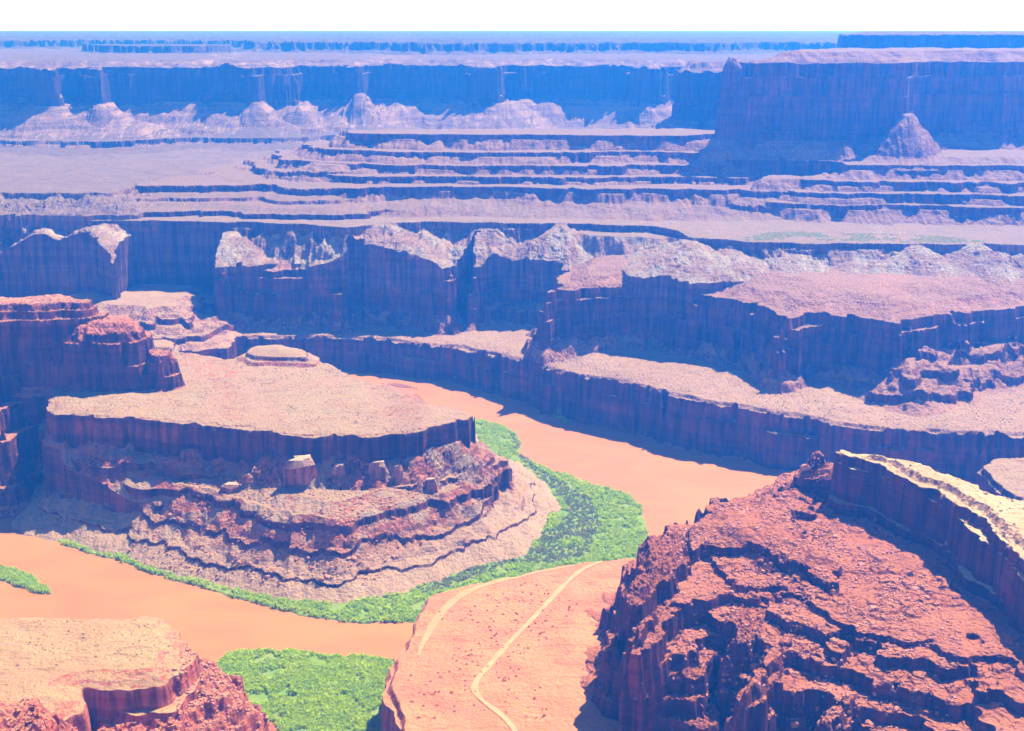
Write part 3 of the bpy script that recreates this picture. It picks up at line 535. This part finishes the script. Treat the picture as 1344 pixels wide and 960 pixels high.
BUSH = [leaf_proto(200 + i, 26) for i in range(5)]
def mass(name, protos, pts, sizes, mat, sink=.1, hgt=1.0):
    """many loose pieces as one object"""
    if not len(pts): return None
    Vs, Fs, n0 = [], [], 0
    for i, (p, s_) in enumerate(zip(pts, sizes)):
        v_, f_ = protos[i % len(protos)]; a_ = rng.uniform(0, 6.283); c_, d_ = math.cos(a_), math.sin(a_)
        w_ = v_ * s_; w_ = np.stack([w_[:, 0] * c_ - w_[:, 1] * d_, w_[:, 0] * d_ + w_[:, 1] * c_, w_[:, 2] * hgt - sink * s_], -1) + p
        Vs.append(w_); Fs.append(f_ + n0); n0 += len(v_)
    return link(name, npmesh(name, np.concatenate(Vs), np.concatenate(Fs), mat))
def foliage(name, c1, c2, c3, scale=.06):
    m, nt, b = nodes(name); g = NT(nt); geo = g.n('ShaderNodeNewGeometry')
    c = g.mix(g.ramp(g.noise(geo.outputs['Position'], scale, 3), .4, .6), c1, c2)
    c = g.mix(g.ramp(geo.outputs['Random Per Island'], .2, .9), c, c3)
    g.l(c, b.inputs['Base Color']); tr = g.n('ShaderNodeBsdfTranslucent'); g.l(c, tr.inputs[0]); ms = g.n('ShaderNodeMixShader'); ms.inputs[0].default_value = .45
    g.l(b.outputs[0], ms.inputs[1]); g.l(tr.outputs[0], ms.inputs[2]); g.l(ms.outputs[0], nt.nodes['Material Output'].inputs['Surface']); return m
M['green'] = foliage('tamarisk_green', (.55, .72, .02), (.68, .80, .025), (.40, .60, .02), .025)
M['greygreen'] = foliage('willow_grey_green', (.30, .36, .14), (.38, .38, .17), (.22, .28, .11))
M['pale_green'] = foliage('pale_scrub', (.50, .52, .22), (.44, .5, .2), (.36, .4, .16))
M['drybush'] = foliage('dry_brush', (.56, .22, .11), (.46, .18, .09), (.36, .15, .08))
M['sage'] = foliage('sage_green', (.16, .17, .07), (.10, .13, .05), (.22, .2, .1))
M['boulder'] = plain('boulder_sandstone', (.48, .18, .11), (.56, .27, .18), .2, bump=.6)
M['paleblock'] = rock('pale_block', (.42, .17, .11), (.5, .24, .16), (.6, .36, .24), (.80, .6, .40), (.76, .55, .36), band=.2)
grey = lambda x, y: np.zeros(len(x), bool)
GZ = [PL(1, (665, 560), (700, 612), (745, 640), (775, 655), (790, 690), (770, 730), (720, 742), (690, 740), (660, 745), (600, 770), (560, 782), (545, 775), (600, 740), (680, 715), (735, 690), (745, 665), (720, 640), (680, 600))]
def isgrey(x, y): return inpoly(GZ[0], x, y) & (perlin(x / 30, y / 40, 61) > -.45)
def clump(x, y): return perlin(x / 22, y / 26, 62) + .5 * perlin(x / 9, y / 10, 63) > -.38
def veg(k, name, mat, n, label, size, gate):
    p = scatter(VEG[k], n, 'river_bank', .3, 3.4, gate)
    p = p[np.argsort(p[:, 0])]
    o = mass(name, BUSH, p, rng.uniform(*size, len(p)) * (1 + .35 * perlin(p[:, 0] / 14, p[:, 1] / 14, 64)), M[mat], .1, 1.1)
    if o: tag(o, label, 'thicket', kind='stuff')
    print(name, len(p))
veg('a', 'riverside_thicket', 'green', 52000, 'bright green thicket along the bank round the river butte', (4.0, 8.0), lambda x, y: clump(x, y) & ~isgrey(x, y))
veg('a', 'grey_brush', 'greygreen', 52000, 'dull grey-green brush between the butte slope and the green thicket', (2.5, 5.0), lambda x, y: isgrey(x, y))
veg('b', 'riverside_thicket', 'green', 46000, 'green thicket at the near river bank left of the orange flat', (3.5, 7.5), clump)
veg('c', 'riverside_thicket', 'green', 5200, 'small green thicket on the islet at the left edge of the river', (4, 7), clump)
veg('d', 'riverside_thicket', 'green', 7000, 'distant green patch at the foot of the gorge cliff', (5, 8), clump)
veg('e', 'riverside_thicket', 'green', 1400, 'narrow shaded green patch under the gorge cliff', (5, 8), clump)
# tracks
def ribbon(name, pts, width, mat, label, cat, lift=.5):
    P_ = np.array(PL(60, *pts)); seg = np.r_[0, np.cumsum(np.hypot(*np.diff(P_, axis=0).T))]
    u = np.arange(0, seg[-1], 4.0)
    def sm(v): 
        v = np.interp(u, seg, v); k_ = np.ones(9) / 9; return np.convolve(np.pad(v, 4, mode='edge'), k_, 'valid')
    x, y = sm(P_[:, 0]), sm(P_[:, 1]); tx, ty = np.gradient(x), np.gradient(y); L_ = np.hypot(tx, ty); nx, ny = -ty / L_, tx / L_
    wv = width * (1 + .35 * perlin(u / 25, u * 0, 71)) * (.25 + .75 * np.clip(np.minimum(u, u[-1] - u) / 70, 0, 1)); rows = []
    for q_ in (-.5, -.25, 0, .25, .5):
        X_, Y_ = x + nx * wv * q_, y + ny * wv * q_; z_, _ = height_at(X_, Y_); rows.append(np.stack([X_, Y_, z_], -1))
    R_ = np.stack(rows, 1); R_[..., 2] = np.maximum(R_[..., 2], R_[..., 2].mean(1)[:, None]) + lift
    n_ = len(u); id_ = np.arange(n_ * 5).reshape(n_, 5)
    Q_ = np.stack([id_[:-1, :-1], id_[1:, :-1], id_[1:, 1:], id_[:-1, 1:]], -1).reshape(-1, 4)
    o = link(name, npmesh(name, R_.reshape(-1, 3), Q_[:, ::-1], mat)); tag(o, label, cat, kind='structure'); return R_
M['road'] = plain('road_dust', (.70, .33, .155), (.62, .28, .13), .08)
M['wash'] = plain('wash_sand', (.65, .29, .13), (.60, .255, .11), .05)
ROAD = [(840, 728), (800, 732), (765, 745), (740, 768), (715, 795), (685, 826), (655, 858), (632, 885), (620, 897), (624, 912), (645, 928), (668, 946), (684, 970), (690, 1000)]
WASH = [(760, 741), (700, 751), (650, 762), (610, 776), (585, 796), (568, 818), (556, 840), (548, 862)]
ribbon('dirt_road', ROAD, 5.0, M['road'], 'pale dirt road winding across the orange flat', 'road')
ribbon('dry_wash', WASH, 8, M['wash'], 'pale dry wash along the river edge of the orange flat', 'wash', .3)
# countable shrubs and boulders
def individuals(name, meshes, pts, sizes, label, cat, group, sink=.1, tilt=0.0):
    for i, (p, s_) in enumerate(zip(pts, sizes)):
        o = link(name, meshes[i % len(meshes)]); o.location = (p[0], p[1], p[2] - sink * s_); o.scale = (s_, s_, s_)
        o.rotation_euler = (rng.uniform(-tilt, tilt), rng.uniform(-tilt, tilt), rng.uniform(0, 6.283)); tag(o, label, cat, group)
shr = [npmesh('dry_shrub', *leaf_proto(300 + i, 60, .26), M['drybush']) for i in range(3)]
sag = [npmesh('desert_shrub', *leaf_proto(310 + i, 60, .26), M['sage']) for i in range(3)]
bou = [npmesh('boulder', v_, f_, M['boulder']) for v_, f_ in ROCKS]
FLAT = PL(60, (575, 800), (700, 760), (760, 790), (700, 870), (740, 960), (640, 960), (540, 960), (530, 900), (560, 850))
p = scatter(FLAT, 4200, 'orange_flat', 58, 64, lambda x, y: perlin(x / 45, y / 60, 81) > -.25)[:260]
individuals('dry_shrub', shr, p, rng.uniform(1.3, 3.0, len(p)), 'low brown shrub on the open orange flat', 'shrub', 'dry shrubs dotted over the orange flat')
p = scatter(RT, 700, 'ridge_cap', 185, 215)[:60]
individuals('desert_shrub', sag, p, rng.uniform(2.5, 4.5, len(p)), 'small olive shrub on the pale top of the red ridge', 'shrub', 'olive shrubs on top of the red ridge')
SLOPE = PL(120, (900, 690), (960, 650), (1060, 610), (1100, 660), (1150, 700), (1200, 760), (1260, 860), (1250, 950), (1100, 950), (1000, 930), (960, 860), (900, 850), (860, 760))
p = scatter(SLOPE, 900, 'red_ridge')[:170]
individuals('boulder', bou, p, 3.2 + 6.5 * rng.random(len(p)) ** 2.5, 'angular red boulder lying on the rubble slope of the red ridge', 'boulder', 'boulders on the red ridge slope', .12, .5)
FOOT = PL(60, (745, 860), (790, 900), (830, 940), (930, 960), (1000, 975), (930, 925), (860, 900), (800, 880), (765, 845))
p = scatter(FOOT, 500, None)[:45]
individuals('boulder', bou, p, rng.uniform(2.0, 5.0, len(p)), 'red boulder fallen at the foot of the ridge beside the orange flat', 'boulder', 'boulders at the foot of the red ridge', .12, .5)
BS = PL(0, (150, 735), (350, 780), (480, 780), (560, 740), (650, 700), (660, 640), (500, 650), (300, 680))
p = scatter(BS, 700, 'river_butte', 3, 60)[:70]
individuals('boulder', bou, p, rng.uniform(3.0, 8.0, len(p)), 'boulder scattered on the lower slope of the river butte', 'boulder', 'boulders on the river butte slope', .12, .5)
p = scatter(SLOPE, 30000, 'red_ridge', gate=lambda x, y: perlin(x / 35, y / 35, 83) > -.12)[:7000]
o = mass('rubble', ROCKS, p, .9 + 3.2 * rng.random(len(p)) ** 2.2, M['boulder'], .05); tag(o, 'loose red rubble strewn over the ridge slope', 'rubble', kind='stuff')
p = scatter(BS, 9000, 'river_butte', 2, 80)[:2600]
o = mass('rubble', ROCKS, p, 1.0 + 3.5 * rng.random(len(p)) ** 3, M['boulder'], .05); tag(o, 'loose rubble on the banded slope of the river butte', 'rubble', kind='stuff')
NBZ = PL(95, (230, 830), (290, 850), (345, 880), (370, 940), (330, 1000), (240, 1000), (230, 930), (250, 890)); p = scatter(NBZ, 6000, 'near_bench')[:2200]
o = mass('rubble', ROCKS, p, .9 + 3.5 * rng.random(len(p)) ** 2.5, M['boulder'], .05); tag(o, 'broken red rock strewn below the near tan bench', 'rubble', kind='stuff')
def scrub(poly, n, key, zmin, zmax, size, label, dens=.0, mat='sage'):
    p = scatter(poly, n, key, zmin, zmax, lambda x, y: perlin(x / 60, y / 80, 85) + .6 * perlin(x / 18, y / 22, 86) > dens)
    o = mass('desert_scrub', BUSH, p, rng.uniform(*size, len(p)), M[mat], .1, .8)
    if o: tag(o, label, 'scrub', kind='stuff')
scrub(PL(241, (960, 315), (1100, 318), (1300, 319), (1250, 310), (1020, 304)), 3600, 'rim_rock_shelf', 234, 250, (2.5, 5.0), 'yellow-green scrub dotting the far shelf below the banded terraces', .0, 'pale_green')
scrub(PL(80, (740, 480), (850, 503), (1000, 536), (1150, 562), (1344, 570), (1344, 490), (1150, 530), (900, 500)), 3000, 'gorge_bench', 70, 90, (1.4, 3.2), 'sparse scrub on the tan bench above the gorge')
scrub(BUT, 3200, 'river_butte', 126, 140, (1.2, 2.8), 'sparse scrub on the tan top of the river butte', .1)
scrub(NB, 900, 'near_bench', 118, 140, (1.0, 2.2), 'sparse scrub on the near tan bench', .1)
# great blocks fallen from the rim of the river butte
BLK = [(398, 608, 90, 34, 27, 'huge flat-topped block fallen from the front rim of the river butte'), (303, 592, 92, 22, 13, 'pale slab leaning under the rim cliff left of the huge flat-topped block'),
       (325, 598, 92, 11, 9, 'small pale block beside the leaning slab under the rim'), (447, 608, 90, 16, 14, 'upright block just right of the huge flat-topped block'),
       (496, 594, 92, 19, 18, 'squat grey block halfway along the right rim cliff'), (522, 598, 92, 11, 18, 'narrow pillar-like block under the right rim'), (566, 596, 92, 15, 17, 'rounded block nearest the right tip of the butte rim')]
for i, (px, py, h_, wd, ht, lb) in enumerate(BLK):
    x_, y_ = P(px, 571, 132); y_ -= 8 + wd * .36; z_, _ = height_at(np.array([x_]), np.array([y_]))
    r_ = np.random.default_rng(500 + i); bmv = []
    for q_ in range(3):
        for a_ in range(9):
            an = a_ / 9 * 6.283; rr_ = (1 + .2 * r_.normal()) * (1.15, 1.0, .72)[q_]
            sq = 1 / max(abs(math.cos(an)), abs(math.sin(an))) ** .6
            bmv.append((math.cos(an) * wd / 2 * rr_ * sq, math.sin(an) * wd * .36 * rr_ * sq, (-ht * .5, ht * .28, ht * .6)[q_] + r_.normal() * .9))
    bmv += [(wd * .05, 0, ht * .66), (0, 0, -ht * .5)]; T_ = []
    for q_ in range(2):
        for a_ in range(9):
            a0, a1 = q_ * 9 + a_, q_ * 9 + (a_ + 1) % 9; T_ += [(a0, a1, a1 + 9), (a0, a1 + 9, a0 + 9)]
    for a_ in range(9): T_ += [(18 + a_, 18 + (a_ + 1) % 9, 27), ((a_ + 1) % 9, a_, 28)]
    o = link('fallen_block', npmesh('fallen_block', np.array(bmv), np.array(T_), M['paleblock'])); o.location = (x_, y_, float(z_[0]) + ht * .1); o.rotation_euler = (r_.uniform(-.08, .08), r_.uniform(-.08, .08), r_.uniform(-.3, .3))
    tag(o, lb, 'rock block', 'great blocks fallen from the butte rim')
print('details', round(time.time() - T0, 1))
# ---------------------------------------------------------------- air
bpy.ops.mesh.primitive_cube_add(size=1, location=(0, 14000, 321)); hz = bpy.context.object; hz.name = 'haze'; hz.scale = (60000, 32000, 660)
bpy.ops.object.transform_apply(location=True, scale=True)
tag(hz, 'thin blue desert haze filling the canyon', 'haze', kind='stuff')
m = bpy.data.materials.new('haze'); m.use_nodes = True; nt = m.node_tree
for n_ in list(nt.nodes):
    if n_.type == 'BSDF_PRINCIPLED': nt.nodes.remove(n_)
pv = nt.nodes.new('ShaderNodeVolumePrincipled'); pv.inputs['Color'].default_value = (.015, .205, 1.0, 1); pv.inputs['Absorption Color'].default_value = (1, 1, 1, 1)
pv.inputs['Density'].default_value = 2.3e-4; pv.inputs['Anisotropy'].default_value = 0.48
nt.links.new(pv.outputs[0], nt.nodes['Material Output'].inputs['Volume']); hz.data.materials.append(m)
# ---------------------------------------------------------------- light and camera
SUN_EL, SUN_AZ = rad(54), rad(40)     # azimuth measured from +Y (the view) towards +X
w = bpy.data.worlds.new('World'); scene.world = w; w.use_nodes = True
bg = w.node_tree.nodes['Background']; sky = w.node_tree.nodes.new('ShaderNodeTexSky'); sky.sky_type = 'NISHITA'; sky.sun_disc = False
sky.sun_elevation = SUN_EL; sky.sun_rotation = SUN_AZ; sky.altitude = 1800; sky.dust_density = 1.0
tc = w.node_tree.nodes.new('ShaderNodeTexCoord'); sx = w.node_tree.nodes.new('ShaderNodeSeparateXYZ'); mr = w.node_tree.nodes.new('ShaderNodeMapRange'); mr.interpolation_type = 'SMOOTHSTEP'
mr.inputs['From Min'].default_value = .035; mr.inputs['From Max'].default_value = .10; mr.inputs['To Min'].default_value = 1; mr.inputs['To Max'].default_value = 0
mx = w.node_tree.nodes.new('ShaderNodeMix'); mx.data_type = 'RGBA'; mx.inputs[7].default_value = (14, 14, 14, 1)
w.node_tree.links.new(tc.outputs['Generated'], sx.inputs[0]); w.node_tree.links.new(sx.outputs['Z'], mr.inputs['Value']); w.node_tree.links.new(mr.outputs[0], mx.inputs[0])
w.node_tree.links.new(sky.outputs[0], mx.inputs[6]); w.node_tree.links.new(mx.outputs[2], bg.inputs[0]); bg.inputs[1].default_value = .05
sd = bpy.data.lights.new('sun', 'SUN'); sd.energy = 5.0; sd.angle = rad(.5); sd.color = (1, .95, .87)
so = bpy.data.objects.new('sun', sd); COL.objects.link(so)
import mathutils
dirv = mathutils.Vector((math.sin(SUN_AZ) * math.cos(SUN_EL), math.cos(SUN_AZ) * math.cos(SUN_EL), math.sin(SUN_EL)))
so.rotation_euler = dirv.to_track_quat('Z', 'Y').to_euler(); so.location = (0, 0, 900)
cd = bpy.data.cameras.new('camera'); cam = bpy.data.objects.new('camera', cd); COL.objects.link(cam)
cam.location = (0, 0, CAM_H); cam.rotation_euler = (math.pi / 2 - PITCH, 0, 0)
cd.sensor_width = 36; cd.lens = 36 * F / 1344; cd.clip_start = 1; cd.clip_end = 60000
scene.camera = cam
scene.view_settings.view_transform = 'Standard'; scene.view_settings.look = 'None'; scene.view_settings.exposure = 1.08; scene.view_settings.gamma = 1
scene.cycles.use_denoising = True; scene.cycles.max_bounces = 5; scene.cycles.diffuse_bounces = 1; scene.cycles.volume_bounces = 1
scene.cycles.use_adaptive_sampling = True; scene.cycles.adaptive_threshold = .02
print('done', round(time.time() - T0, 1))
